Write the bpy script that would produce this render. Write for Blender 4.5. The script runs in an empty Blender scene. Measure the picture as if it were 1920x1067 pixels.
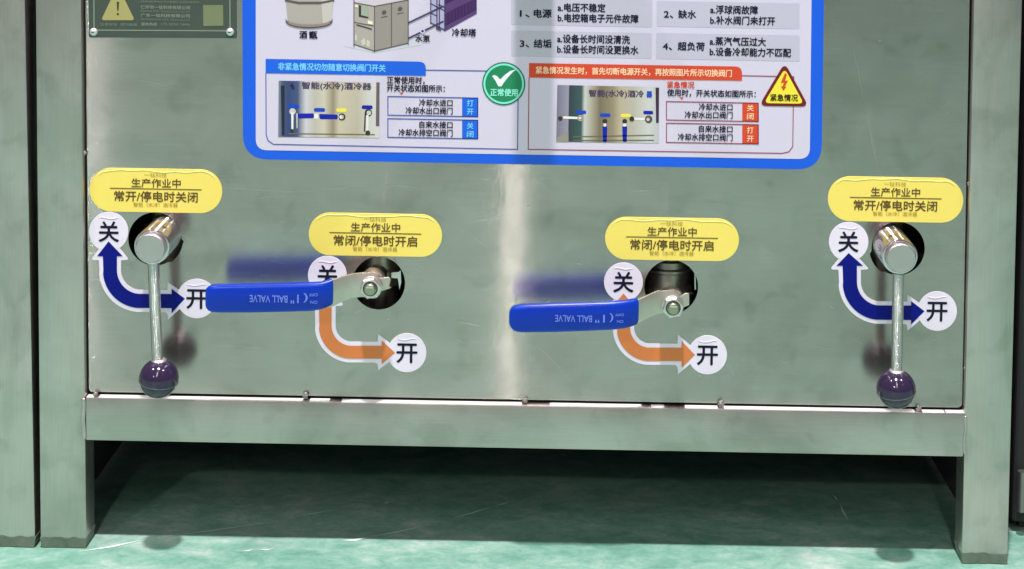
import bpy, bmesh, math, random
from mathutils import Vector, Matrix, noise
random.seed(4)
S = bpy.context.scene
COL = S.collection
rad = math.radians

# ------------------------------------------------------------------ camera
F = 3000.0                     # focal length in pixels of the 1920 px wide picture
PPX, PPY = 1057.0, -172.0      # the picture is the lower part of a wider frame: lens shift
TH, PH = rad(3.4), rad(1.0)
CAM = Vector((0.0, -1.667, 0.7907))
FW = Vector((0, math.cos(TH), -math.sin(TH)))
U0 = Vector((0, math.sin(TH), math.cos(TH)))
R0 = Vector((1, 0, 0))
RT = R0 * math.cos(PH) + U0 * math.sin(PH)
UP = U0 * math.cos(PH) - R0 * math.sin(PH)
cd = bpy.data.cameras.new('camera')
cam = bpy.data.objects.new('camera', cd)
COL.objects.link(cam)
m = Matrix((RT, UP, -FW)).transposed().to_4x4()
m.translation = CAM
cam.matrix_world = m
cd.sensor_width = 36.0
cd.sensor_fit = 'HORIZONTAL'
cd.lens = 36.0 * F / 1920.0
cd.shift_x = (960.0 - PPX) / 1920.0
cd.shift_y = (PPY - 533.5) / 1920.0
cd.clip_start = 0.05
cd.clip_end = 200
S.camera = cam

# ------------------------------------------------------------------ world and lamps
S.view_settings.view_transform = 'Standard'
S.view_settings.look = 'None'
S.view_settings.exposure = 0.0
S.view_settings.gamma = 1.0
W = bpy.data.worlds.new('World')
S.world = W
W.use_nodes = True
W.node_tree.nodes['Background'].inputs[0].default_value = (0.95, 0.84, 0.98, 1)
W.node_tree.nodes['Background'].inputs[1].default_value = 0.185


def lamp(name, loc, size, power, color=(1, 0.98, 0.95), target=(0, 0, 0)):
    d = bpy.data.lights.new(name, 'AREA')
    d.shape = 'DISK'
    d.size = size
    d.energy = power
    d.color = color
    o = bpy.data.objects.new(name, d)
    COL.objects.link(o)
    o.location = loc
    o.rotation_euler = (Vector(target) - Vector(loc)).to_track_quat('-Z', 'Y').to_euler()
    return o


lamp('high_bay_lamp', (-0.12, -1.72, 6.0), 0.20, 470, (1, 0.95, 0.97))          # the lamp that throws the knob shadows
lamp('high_bay_lamp', (-3.3, -1.75, 6.0), 0.22, 100)
lamp('high_bay_lamp', (2.9, -1.75, 6.0), 0.22, 100)
lamp('high_bay_lamp', (-3.9, -10.2, 6.0), 0.30, 140)           # low from the front left
lamp('high_bay_lamp', (4.6, -5.6, 6.0), 0.25, 10)
# long lamp added overhead to draw the upright streak in the brushed sheet
tb = lamp('streak_lamp', (-0.34, -8.5, 6.0), 0.1, 260, (1, 0.97, 0.90))
tb.data.shape = 'RECTANGLE'
tb.data.size = 0.07
tb.data.size_y = 9.0
tb.rotation_euler = (0, 0, math.atan2(0.26, -9.0) + math.pi / 2 + math.pi / 2)

# ------------------------------------------------------------------ pixel helpers (points on real planes)
def ray(px, py):
    return FW + RT * ((px - PPX) / F) - UP * ((py - PPY) / F)


def at(px, py, Y=0.0):
    d = ray(px, py)
    return CAM + d * ((Y - CAM.y) / d.y)


def fl(px, py, z=0.0):
    d = ray(px, py)
    return CAM + d * ((z - CAM.z) / d.z)


def P2(pts, Y=0.0):
    return [(lambda v: (v.x, v.z))(at(x, y, Y)) for x, y in pts]


def sc(px, py, Y=0.0):
    return (at(px + 1, py, Y) - at(px, py, Y)).length


# ------------------------------------------------------------------ materials
def lin(r, g, b):
    def f(c):
        c /= 255.0
        return c / 12.92 if c < 0.04045 else ((c + 0.055) / 1.055) ** 2.4
    return (f(r), f(g), f(b), 1.0)


MATS = {}


def mat(name, col=(0.5, 0.5, 0.5, 1), rough=0.5, metal=0.0, coat=0.0, spec=0.5, bump=0.0, bscale=60, var=0.0, vscale=30):
    if name in MATS:
        return MATS[name]
    M = bpy.data.materials.new(name)
    M.use_nodes = True
    nt = M.node_tree
    b = nt.nodes['Principled BSDF']
    b.inputs['Base Color'].default_value = col
    b.inputs['Roughness'].default_value = rough
    b.inputs['Metallic'].default_value = metal
    b.inputs['Coat Weight'].default_value = coat
    b.inputs['Specular IOR Level'].default_value = spec
    if var or bump:
        tc = nt.nodes.new('ShaderNodeNewGeometry')
    if var:
        n = nt.nodes.new('ShaderNodeTexNoise')
        n.inputs['Scale'].default_value = vscale
        n.inputs['Detail'].default_value = 5
        nt.links.new(tc.outputs['Position'], n.inputs['Vector'])
        r = nt.nodes.new('ShaderNodeMapRange')
        r.inputs['To Min'].default_value = 1 - var
        r.inputs['To Max'].default_value = 1 + var
        nt.links.new(n.outputs['Fac'], r.inputs['Value'])
        mx = nt.nodes.new('ShaderNodeVectorMath')
        mx.operation = 'SCALE'
        mx.inputs[0].default_value = col[:3]
        nt.links.new(r.outputs[0], mx.inputs['Scale'])
        nt.links.new(mx.outputs[0], b.inputs['Base Color'])
    if bump:
        n = nt.nodes.new('ShaderNodeTexNoise')
        n.inputs['Scale'].default_value = bscale
        n.inputs['Detail'].default_value = 3
        nt.links.new(tc.outputs['Position'], n.inputs['Vector'])
        bp = nt.nodes.new('ShaderNodeBump')
        bp.inputs['Strength'].default_value = bump
        bp.inputs['Distance'].default_value = 0.002
        nt.links.new(n.outputs['Fac'], bp.inputs['Height'])
        nt.links.new(bp.outputs[0], b.inputs['Normal'])
    MATS[name] = M
    return M


def ramp(nt, fac, stops):
    r = nt.nodes.new('ShaderNodeValToRGB')
    e = r.color_ramp.elements
    e[0].position, e[0].color = stops[0]
    e[1].position, e[1].color = stops[-1]
    for p, c in stops[1:-1]:
        k = e.new(p)
        k.color = c
    nt.links.new(fac, r.inputs['Fac'])
    return r


def steel(name, base, rough, streak, aniso_rot=0.25, grain='x', dirt=0.13, seed=0.0):
    """brushed stainless: a fairly clear lobe plus a broad anisotropic one, stained by wiping and handling"""
    M = bpy.data.materials.new(name)
    M.use_nodes = True
    nt = M.node_tree
    L = nt.links.new
    out = nt.nodes['Material Output']
    b = nt.nodes['Principled BSDF']
    geo = nt.nodes.new('ShaderNodeNewGeometry')
    mp = nt.nodes.new('ShaderNodeMapping')
    mp.inputs['Location'].default_value = (seed, 0, seed * 1.7)
    L(geo.outputs['Position'], mp.inputs['Vector'])
    n1 = nt.nodes.new('ShaderNodeTexNoise')
    n1.inputs['Scale'].default_value = 7
    n1.inputs['Detail'].default_value = 6
    n1.inputs['Roughness'].default_value = 0.55
    n1.inputs['Distortion'].default_value = 0.7
    L(mp.outputs[0], n1.inputs['Vector'])
    mp2 = nt.nodes.new('ShaderNodeMapping')
    mp2.inputs['Scale'].default_value = (6, 5, 15) if grain == 'x' else (15, 5, 6)
    L(mp.outputs[0], mp2.inputs['Vector'])
    n2 = nt.nodes.new('ShaderNodeTexNoise')
    n2.inputs['Scale'].default_value = 1.0
    n2.inputs['Detail'].default_value = 8
    n2.inputs['Distortion'].default_value = 1.1
    L(mp2.outputs[0], n2.inputs['Vector'])
    mp3 = nt.nodes.new('ShaderNodeMapping')
    mp3.inputs['Scale'].default_value = (30, 30, 1500) if grain == 'x' else (1500, 30, 30)
    L(mp.outputs[0], mp3.inputs['Vector'])
    n3 = nt.nodes.new('ShaderNodeTexNoise')
    n3.inputs['Scale'].default_value = 1.0
    n3.inputs['Detail'].default_value = 4
    L(mp3.outputs[0], n3.inputs['Vector'])
    mp4 = nt.nodes.new('ShaderNodeMapping')
    mp4.inputs['Scale'].default_value = (16, 16, 900) if grain == 'x' else (900, 16, 16)
    L(mp.outputs[0], mp4.inputs['Vector'])
    n4 = nt.nodes.new('ShaderNodeTexNoise')
    n4.inputs['Scale'].default_value = 1.0
    n4.inputs['Detail'].default_value = 5
    L(mp4.outputs[0], n4.inputs['Vector'])
    n5 = nt.nodes.new('ShaderNodeTexNoise')
    n5.inputs['Scale'].default_value = 26
    n5.inputs['Detail'].default_value = 7
    n5.inputs['Distortion'].default_value = 0.4
    L(mp.outputs[0], n5.inputs['Vector'])
    r4 = ramp(nt, n4.outputs['Fac'], [(0.3, (0.95, 0.95, 0.95, 1)), (0.7, (1.04, 1.04, 1.04, 1))])
    r5 = ramp(nt, n5.outputs['Fac'], [(0.33, (0.86, 0.88, 0.86, 1)), (0.44, (0.99, 0.99, 0.99, 1)), (0.6, (1, 1, 1, 1)), (0.72, (1.08, 1.08, 1.08, 1))])
    m4 = nt.nodes.new('ShaderNodeMix')
    m4.data_type = 'RGBA'
    m4.blend_type = 'MULTIPLY'
    m4.inputs['Factor'].default_value = 1
    L(r4.outputs[0], m4.inputs['A'])
    L(r5.outputs[0], m4.inputs['B'])
    r1 = ramp(nt, n1.outputs['Fac'], [(0.34, (1 - dirt * 1.5,) * 3 + (1,)), (0.5, (1 - dirt * 0.4,) * 3 + (1,)), (0.66, (1, 1, 1, 1))])
    r2 = ramp(nt, n2.outputs['Fac'], [(0.36, (1 - dirt, 1 - dirt * 0.8, 1 - dirt, 1)), (0.5, (1, 1, 1, 1)), (0.68, (1 + dirt * .3,) * 3 + (1,))])
    m1 = nt.nodes.new('ShaderNodeMix')
    m1.data_type = 'RGBA'
    m1.blend_type = 'MULTIPLY'
    m1.inputs['Factor'].default_value = 1
    L(r1.outputs[0], m1.inputs['A'])
    L(r2.outputs[0], m1.inputs['B'])
    m2 = nt.nodes.new('ShaderNodeMix')
    m2.data_type = 'RGBA'
    m2.blend_type = 'MULTIPLY'
    m2.inputs['Factor'].default_value = 1
    m2.inputs['B'].default_value = base
    m5 = nt.nodes.new('ShaderNodeMix')
    m5.data_type = 'RGBA'
    m5.blend_type = 'MULTIPLY'
    m5.inputs['Factor'].default_value = 1
    L(m1.outputs['Result'], m5.inputs['A'])
    L(m4.outputs['Result'], m5.inputs['B'])
    L(m5.outputs['Result'], m2.inputs['A'])
    L(m2.outputs['Result'], b.inputs['Base Color'])
    b.inputs['Metallic'].default_value = 1
    rr = nt.nodes.new('ShaderNodeMapRange')
    rr.inputs['To Min'].default_value = rough * 1.35
    rr.inputs['To Max'].default_value = rough * 0.75
    L(n1.outputs['Fac'], rr.inputs['Value'])
    L(rr.outputs[0], b.inputs['Roughness'])
    bp = nt.nodes.new('ShaderNodeBump')
    bp.inputs['Strength'].default_value = 0.06
    bp.inputs['Distance'].default_value = 0.0003
    L(n3.outputs['Fac'], bp.inputs['Height'])
    L(bp.outputs[0], b.inputs['Normal'])
    if streak:
        tg = nt.nodes.new('ShaderNodeTangent')
        tg.direction_type = 'UV_MAP'
        b.inputs['Anisotropic'].default_value = 0.7
        b.inputs['Anisotropic Rotation'].default_value = aniso_rot
        L(tg.outputs[0], b.inputs['Tangent'])
        c = nt.nodes.new('ShaderNodeBsdfPrincipled')
        c.inputs['Metallic'].default_value = 1
        c.inputs['Roughness'].default_value = 0.072
        # level grinding scratches far finer than a pixel: each point leans up or down at random, never sideways
        wn = nt.nodes.new('ShaderNodeTexWhiteNoise')
        wn.noise_dimensions = '3D'
        big = nt.nodes.new('ShaderNodeVectorMath')
        big.operation = 'SCALE'
        big.inputs['Scale'].default_value = 60000.0
        L(geo.outputs['Position'], big.inputs[0])
        L(big.outputs[0], wn.inputs['Vector'])
        sp = nt.nodes.new('ShaderNodeSeparateColor')
        L(wn.outputs['Color'], sp.inputs[0])
        ad = nt.nodes.new('ShaderNodeMath')
        ad.operation = 'ADD'
        L(sp.outputs[0], ad.inputs[0])
        L(sp.outputs[1], ad.inputs[1])
        mm = nt.nodes.new('ShaderNodeMapRange')
        mm.inputs['From Max'].default_value = 2.0
        mm.inputs['To Min'].default_value = -0.85
        mm.inputs['To Max'].default_value = 0.85
        L(ad.outputs[0], mm.inputs['Value'])
        cb = nt.nodes.new('ShaderNodeCombineXYZ')
        L(mm.outputs[0], cb.inputs['Z'])
        va = nt.nodes.new('ShaderNodeVectorMath')
        va.operation = 'ADD'
        L(geo.outputs['Normal'], va.inputs[0])
        L(cb.outputs[0], va.inputs[1])
        vn = nt.nodes.new('ShaderNodeVectorMath')
        vn.operation = 'NORMALIZE'
        L(va.outputs[0], vn.inputs[0])
        L(vn.outputs[0], c.inputs['Normal'])
        L(m2.outputs['Result'], c.inputs['Base Color'])
        mix = nt.nodes.new('ShaderNodeMixShader')
        mix.inputs[0].default_value = streak
        L(b.outputs[0], mix.inputs[1])
        L(c.outputs[0], mix.inputs[2])
        L(mix.outputs[0], out.inputs['Surface'])
    MATS[name] = M
    return M


M_PANEL = steel('panel_steel', (0.51, 0.442, 0.422, 1), 0.20, 0.13, dirt=0.10)
M_FRAME = steel('frame_steel', (0.62, 0.54, 0.515, 1), 0.38, 0, dirt=0.13, seed=3.1)
M_POST = steel('post_steel', (0.62, 0.54, 0.515, 1), 0.38, 0, grain='z', dirt=0.13, seed=7.7)
M_CHROME = mat('polished_steel', (0.80, 0.72, 0.74, 1), 0.42, 1)
M_DISC = mat('turned_steel_face', (0.62, 0.55, 0.55, 1), 0.45, 1, var=0.06, vscale=90)
M_ROD = mat('satin_steel_rod', (0.80, 0.68, 0.70, 1), 0.40, 1, bump=0.05, bscale=400)
M_LEVER = mat('zinc_plated_lever', (0.66, 0.58, 0.52, 1), 0.42, 1, var=0.18, vscale=70, bump=0.08, bscale=160)
M_NUT = mat('bright_nut', (0.78, 0.70, 0.70, 1), 0.34, 1)
M_STEM = mat('brassy_stem', (0.42, 0.41, 0.30, 1), 0.32, 1)
M_VALVE = mat('dull_valve_body', (0.62, 0.56, 0.46, 1), 0.45, 1, var=0.25, vscale=60)
M_BODY = mat('cabinet_sheet', (0.30, 0.30, 0.29, 1), 0.5, 1)
M_INNER = mat('dark_inner_lining', (0.035, 0.033, 0.03, 1), 0.8)
M_BLACK = mat('dark_painted_machine', (0.012, 0.012, 0.012, 1), 0.7)
M_KNOB = mat('purple_black_bakelite', (0.026, 0.015, 0.046, 1), 0.13, 0, coat=0.3)
M_GRIP = mat('blue_vinyl', lin(0, 40, 158), 0.27, 0, spec=0.35, bump=0.12, bscale=130)
gb_ = M_GRIP.node_tree.nodes['Principled BSDF']
gb_.inputs['Subsurface Weight'].default_value = 0.9
gb_.inputs['Subsurface Radius'].default_value = (0.12, 0.6, 1.0)
gb_.inputs['Subsurface Scale'].default_value = 0.07
M_GRIPTXT = mat('embossed_pale_print', lin(110, 135, 225), 0.5)
M_WHITE = mat('white_vinyl', lin(232, 222, 238), 0.42, bump=0.12, bscale=50)
M_NAVY = mat('navy_print', lin(0, 12, 122), 0.5, spec=0.2)
M_ORANGE = mat('orange_print', lin(212, 122, 62), 0.45)
M_INK = mat('black_ink', lin(20, 18, 46), 0.5, spec=0.2)
M_BROWN = mat('brown_ink', lin(92, 66, 22), 0.5)
M_BROWN2 = mat('faint_brown_ink', lin(172, 150, 62), 0.5)
M_YELLOW = mat('yellow_vinyl', lin(246, 222, 106), 0.45, bump=0.10, bscale=45)
M_YELLOW2 = mat('yellow_laminate', lin(255, 242, 160), 0.22)
M_PBLUE = mat('poster_blue', lin(14, 90, 222), 0.35, bump=0.14, bscale=28)
M_PWHITE = mat('poster_white', lin(214, 204, 224), 0.35, bump=0.14, bscale=28)
M_PGREY = mat('poster_pale_grey', lin(194, 188, 206), 0.38)
M_PLATE = mat('dark_green_plate', lin(66, 76, 68), 0.45, var=0.10, vscale=40)
M_PLATELINE = mat('plate_etched_line', lin(150, 158, 142), 0.35, 0.3)
M_FOOT = mat('grubby_foot_edge', lin(118, 126, 112), 0.6, 0.3, var=0.3, vscale=120)
M_TAN = mat('plate_tan', lin(168, 160, 100), 0.5, var=0.05)
M_KHAKI = mat('plate_khaki', lin(118, 126, 92), 0.5, var=0.06, vscale=200)


def turned(name, base, rough, axis, amp, share):
    """metal with fine tool marks around it: light is thrown along one axis only, as sharp stripes"""
    M = bpy.data.materials.new(name)
    M.use_nodes = True
    nt = M.node_tree
    L = nt.links.new
    b = nt.nodes['Principled BSDF']
    c = nt.nodes.new('ShaderNodeBsdfPrincipled')
    for n_, r_ in ((b, rough), (c, 0.12)):
        n_.inputs['Base Color'].default_value = base
        n_.inputs['Metallic'].default_value = 1
        n_.inputs['Roughness'].default_value = r_
    geo = nt.nodes.new('ShaderNodeNewGeometry')
    big = nt.nodes.new('ShaderNodeVectorMath')
    big.operation = 'SCALE'
    big.inputs['Scale'].default_value = 60000.0
    L(geo.outputs['Position'], big.inputs[0])
    wn = nt.nodes.new('ShaderNodeTexWhiteNoise')
    L(big.outputs[0], wn.inputs['Vector'])
    mm = nt.nodes.new('ShaderNodeMapRange')
    mm.inputs['To Min'].default_value = -amp
    mm.inputs['To Max'].default_value = amp
    L(wn.outputs['Value'], mm.inputs['Value'])
    cb = nt.nodes.new('ShaderNodeCombineXYZ')
    L(mm.outputs[0], cb.inputs[axis])
    va = nt.nodes.new('ShaderNodeVectorMath')
    va.operation = 'ADD'
    L(geo.outputs['Normal'], va.inputs[0])
    L(cb.outputs[0], va.inputs[1])
    vn = nt.nodes.new('ShaderNodeVectorMath')
    vn.operation = 'NORMALIZE'
    L(va.outputs[0], vn.inputs[0])
    L(vn.outputs[0], c.inputs['Normal'])
    mix = nt.nodes.new('ShaderNodeMixShader')
    mix.inputs[0].default_value = share
    L(b.outputs[0], mix.inputs[1])
    L(c.outputs[0], mix.inputs[2])
    L(mix.outputs[0], nt.nodes['Material Output'].inputs['Surface'])
    return M


M_SLEEVE = turned('turned_bright_steel', (0.78, 0.71, 0.73, 1), 0.16, 'Y', 1.3, 0.6)
M_ROD = turned('drawn_steel_rod', (0.62, 0.57, 0.56, 1), 0.14, 'Z', 1.0, 0.55)


def floor_mat():
    M = bpy.data.materials.new('mint_floor_paint')
    M.use_nodes = True
    nt = M.node_tree
    L = nt.links.new
    b = nt.nodes['Principled BSDF']
    geo = nt.nodes.new('ShaderNodeNewGeometry')

    def nz(scale, detail, dist, rough=0.6, vs=(1, 1, 1)):
        mp = nt.nodes.new('ShaderNodeMapping')
        mp.inputs['Scale'].default_value = vs
        L(geo.outputs['Position'], mp.inputs['Vector'])
        n = nt.nodes.new('ShaderNodeTexNoise')
        n.inputs['Scale'].default_value = scale
        n.inputs['Detail'].default_value = detail
        n.inputs['Distortion'].default_value = dist
        n.inputs['Roughness'].default_value = rough
        L(mp.outputs[0], n.inputs['Vector'])
        return n
    a = nz(30, 10, 0.5, 0.72, (1, 1.6, 1))
    c = nz(5.5, 7, 0.5, 0.66, (1, 1.4, 1))
    d = nz(160, 3, 0.2)
    add = nt.nodes.new('ShaderNodeMath')
    add.operation = 'ADD'
    L(a.outputs['Fac'], add.inputs[0])
    L(c.outputs['Fac'], add.inputs[1])
    hf = nt.nodes.new('ShaderNodeMath')
    hf.operation = 'MULTIPLY'
    hf.inputs[1].default_value = 0.5
    L(add.outputs[0], hf.inputs[0])
    r = ramp(nt, hf.outputs[0], [(0.38, lin(96, 146, 128)), (0.46, lin(116, 165, 147)), (0.54, lin(142, 180, 165)), (0.66, lin(188, 203, 195))])
    r2 = ramp(nt, d.outputs['Fac'], [(0.35, (0.90, 0.92, 0.9, 1)), (0.6, (1, 1, 1, 1))])
    mx = nt.nodes.new('ShaderNodeMix')
    mx.data_type = 'RGBA'
    mx.blend_type = 'MULTIPLY'
    mx.inputs['Factor'].default_value = 1
    L(r.outputs[0], mx.inputs['A'])
    L(r2.outputs[0], mx.inputs['B'])
    L(mx.outputs['Result'], b.inputs['Base Color'])
    b.inputs['Roughness'].default_value = 0.48
    bp = nt.nodes.new('ShaderNodeBump')
    bp.inputs['Strength'].default_value = 0.2
    bp.inputs['Distance'].default_value = 0.001
    L(a.outputs['Fac'], bp.inputs['Height'])
    L(bp.outputs[0], b.inputs['Normal'])
    return M


M_FLOOR = floor_mat()

# ------------------------------------------------------------------ object helpers
ORI = {}


def thing(name, label, cat, loc, group=None):
    o = bpy.data.objects.new(name, None)
    o.empty_display_size = 0.02
    COL.objects.link(o)
    o.location = loc
    o['label'] = label
    o['category'] = cat
    if group:
        o['group'] = group
    ORI[o.name] = Vector(loc)
    return o


def link(name, me, M, parent=None, label=None, smooth=False):
    org = ORI[parent.name] if parent else Vector((0, 0, 0))
    if org.length:
        me.transform(Matrix.Translation(-org))
    me.name = name
    me.materials.clear()
    me.materials.append(M)
    o = bpy.data.objects.new(name, me)
    COL.objects.link(o)
    if parent:
        o.parent = parent
        # parts sit at their thing's origin, so sub-parts share it
    ORI[o.name] = org
    if label:
        o['label'] = label
    if smooth:
        for p in me.polygons:
            p.use_smooth = True
    return o


def tag(o, label, cat, group=None):
    o['label'] = label
    o['category'] = cat
    if group:
        o['group'] = group
    return o


STAND = Matrix(((1, 0, 0, 0), (0, 0, -1, 0), (0, 1, 0, 0), (0, 0, 0, 1)))


def curve_mesh(loops, Yf, thick, bevel=0.0):
    """flat shape(s) in the X-Z plane (holes by nesting); front face at Yf, thickness away from the viewer"""
    cu = bpy.data.curves.new('c', 'CURVE')
    cu.dimensions = '2D'
    cu.fill_mode = 'BOTH'
    cu.extrude = max(thick / 2 - bevel, 0)
    cu.bevel_depth = bevel
    cu.bevel_resolution = 2
    cu.offset = -bevel
    for lp in loops:
        sp = cu.splines.new('POLY')
        sp.points.add(len(lp) - 1)
        for i, (x, z) in enumerate(lp):
            sp.points[i].co = (x, z, 0, 1)
        sp.use_cyclic_u = True
    ob = bpy.data.objects.new('c', cu)
    me = bpy.data.meshes.new_from_object(ob)
    bpy.data.objects.remove(ob)
    bpy.data.curves.remove(cu)
    me.transform(Matrix.Translation((0, Yf + thick / 2, 0)) @ STAND)
    return me


def flat(name, loops, Yf, thick, M, parent=None, bevel=0.0, **k):
    return link(name, curve_mesh(loops, Yf, thick, bevel), M, parent, **k)


def arc(cx, cy, r, a0, a1, n=12):
    return [(cx + r * math.cos(rad(a0 + (a1 - a0) * i / n)), cy + r * math.sin(rad(a0 + (a1 - a0) * i / n))) for i in range(n + 1)]


def circ(cx, cy, r, n=48):
    return [(cx + r * math.cos(2 * math.pi * i / n), cy + r * math.sin(2 * math.pi * i / n)) for i in range(n)]


def rrect(x0, z0, x1, z1, r, n=8):
    return (arc(x1 - r, z0 + r, r, -90, 0, n) + arc(x1 - r, z1 - r, r, 0, 90, n) +
            arc(x0 + r, z1 - r, r, 90, 180, n) + arc(x0 + r, z0 + r, r, 180, 270, n))


def roundpoly(pts, r, n=6):
    """polygon with its corners rounded (r may be a list)"""
    out = []
    N = len(pts)
    for i in range(N):
        p = Vector(pts[i])
        a = Vector(pts[i - 1])
        b = Vector(pts[(i + 1) % N])
        ri = r[i] if isinstance(r, (list, tuple)) else r
        if ri <= 0:
            out.append(tuple(p))
            continue
        d = min(ri, (a - p).length * .49, (b - p).length * .49)
        s = p + (a - p).normalized() * d
        e = p + (b - p).normalized() * d
        for k in range(n + 1):
            t = k / n
            q = s * (1 - t) ** 2 + p * 2 * t * (1 - t) + e * t ** 2
            out.append(tuple(q))
    return out


def text(name, s, xl, xr, yc, em, M, parent, Y, bold=0.02, flip=False, thick=0.0, copies=True):
    """lettering fitted between pixel columns xl..xr about row yc, on the plane Y"""
    cu = bpy.data.curves.new('t', 'FONT')
    cu.body = s
    cu.size = 1.0
    cu.offset = 0.0 if not thick else bold
    cu.resolution_u = 3
    cu.fill_mode = 'FRONT'
    if thick:
        cu.extrude = 0.01
        cu.fill_mode = 'BOTH'
    ob = bpy.data.objects.new('t', cu)
    COL.objects.link(ob)
    bpy.context.view_layer.update()
    dg = bpy.context.evaluated_depsgraph_get()
    me = bpy.data.meshes.new_from_object(ob.evaluated_get(dg))
    bpy.data.objects.remove(ob)
    bpy.data.curves.remove(cu)
    xs = [v.co.x for v in me.vertices]
    if not xs:
        return None
    x0, x1 = min(xs), max(xs)
    xm = (xl + xr) / 2
    c = at(xm, yc, Y)
    k = sc(xm, yc, Y)
    sx = (xr - xl) * k / (x1 - x0)
    sy = em * k
    if flip:
        sx, sy = -sx, -sy
    T = (Matrix.Translation((c.x, Y, c.z)) @ STAND @ Matrix.Diagonal((sx, sy, thick / 0.01 if thick else 1, 1)) @
         Matrix.Translation((-(x0 + x1) / 2, -0.37, 0)))
    me.transform(T)
    if bold and not thick:
        # heavier strokes: the same print laid down five times, shifted by a fraction of the stroke
        bm = bmesh.new()
        q_ = bold * em * k * 0.9
        for n_, (dx, dz) in enumerate(((0, 0), (q_, 0), (-q_, 0), (0, q_), (0, -q_))):
            c0 = len(bm.verts)
            bm.from_mesh(me)
            bm.verts.ensure_lookup_table()
            for v in bm.verts[c0:]:
                v.co += Vector((dx, -0.000012 * n_, dz))
        me = bm_mesh(bm)
    return link(name, me, M, parent)


def bm_mesh(bm):
    me = bpy.data.meshes.new('m')
    bm.normal_update()
    bm.to_mesh(me)
    bm.free()
    return me


def prism(front, depth, bevel=0.0, seg=2):
    """closed solid from a front outline (world points) pushed back along +Y"""
    bm = bmesh.new()
    a = [bm.verts.new(p) for p in front]
    b = [bm.verts.new((p[0], p[1] + depth, p[2])) for p in front]
    n = len(a)
    bm.faces.new(a)
    bm.faces.new(b[::-1])
    for i in range(n):
        bm.faces.new((a[i], b[i], b[(i + 1) % n], a[(i + 1) % n]))
    bmesh.ops.recalc_face_normals(bm, faces=bm.faces)
    if bevel:
        bmesh.ops.bevel(bm, geom=bm.edges[:], offset=bevel, segments=seg, profile=0.5, affect='EDGES')
    return bm_mesh(bm)


def box(x0, x1, y0, y1, z0, z1, bevel=0.0):
    return prism([Vector((x0, y0, z0)), Vector((x1, y0, z0)), Vector((x1, y0, z1)), Vector((x0, y0, z1))], y1 - y0, bevel)


def lathe(prof, c, axis='Y', n=48, cap=True):
    """prof: list of (position along the axis, radius)"""
    bm = bmesh.new()
    rings = []
    for t, r in prof:
        ring = []
        for i in range(n):
            a = 2 * math.pi * i / n
            if axis == 'Y':
                p = (c[0] + r * math.cos(a), c[1] + t, c[2] + r * math.sin(a))
            else:
                p = (c[0] + r * math.cos(a), c[1] + r * math.sin(a), c[2] + t)
            ring.append(bm.verts.new(p))
        rings.append(ring)
    for a, b in zip(rings, rings[1:]):
        for i in range(n):
            bm.faces.new((a[i], a[(i + 1) % n], b[(i + 1) % n], b[i]))
    if cap:
        bm.faces.new(rings[0])
        bm.faces.new(rings[-1][::-1])
    bmesh.ops.recalc_face_normals(bm, faces=bm.faces)
    return bm_mesh(bm)


def smooth(o, ang=35):
    for p in o.data.polygons:
        p.use_smooth = True
    try:
        o.data.set_sharp_from_angle(angle=rad(ang))
    except Exception:
        pass
    return o


def tube(p0, p1, r, n=20, r1=None):
    p0, p1 = Vector(p0), Vector(p1)
    d = (p1 - p0).normalized()
    u = d.orthogonal().normalized()
    v = d.cross(u)
    bm = bmesh.new()
    r1 = r if r1 is None else r1
    A = [bm.verts.new(p0 + (u * math.cos(2 * math.pi * i / n) + v * math.sin(2 * math.pi * i / n)) * r) for i in range(n)]
    B = [bm.verts.new(p1 + (u * math.cos(2 * math.pi * i / n) + v * math.sin(2 * math.pi * i / n)) * r1) for i in range(n)]
    for i in range(n):
        bm.faces.new((A[i], A[(i + 1) % n], B[(i + 1) % n], B[i]))
    bm.faces.new(A)
    bm.faces.new(B)
    bmesh.ops.recalc_face_normals(bm, faces=bm.faces)
    return bm_mesh(bm)


def rope(points, r, n=8, squash=1.0):
    """thin bead along a list of world points"""
    bm = bmesh.new()
    rings = []
    N = len(points)
    for k, p in enumerate(points):
        d = (points[min(k + 1, N - 1)] - points[max(k - 1, 0)]).normalized()
        u = Vector((0, 1, 0)).cross(d).normalized()
        rk = r * (0.25 if k in (0, N - 1) else 1)
        rings.append([bm.verts.new(p + u * math.cos(2 * math.pi * i / n) * rk + Vector((0, 1, 0)) * math.sin(2 * math.pi * i / n) * rk * squash) for i in range(n)])
    for a, b in zip(rings, rings[1:]):
        for i in range(n):
            bm.faces.new((a[i], a[(i + 1) % n], b[(i + 1) % n], b[i]))
    bm.faces.new(rings[0])
    bm.faces.new(rings[-1])
    bmesh.ops.recalc_face_normals(bm, faces=bm.faces)
    return bm_mesh(bm)


def blob(c, r, sx, sy, sz, rough=0.25, seed=0, sub=3):
    bm = bmesh.new()
    bmesh.ops.create_icosphere(bm, subdivisions=sub, radius=1)
    for v in bm.verts:
        q = 1 + rough * noise.noise(v.co * 2.0 + Vector((seed, 0, 0)))
        v.co = Vector((c[0] + v.co.x * r * sx * q, c[1] + v.co.y * r * sy * q, c[2] + v.co.z * r * sz * q))
    return bm_mesh(bm)


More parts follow.
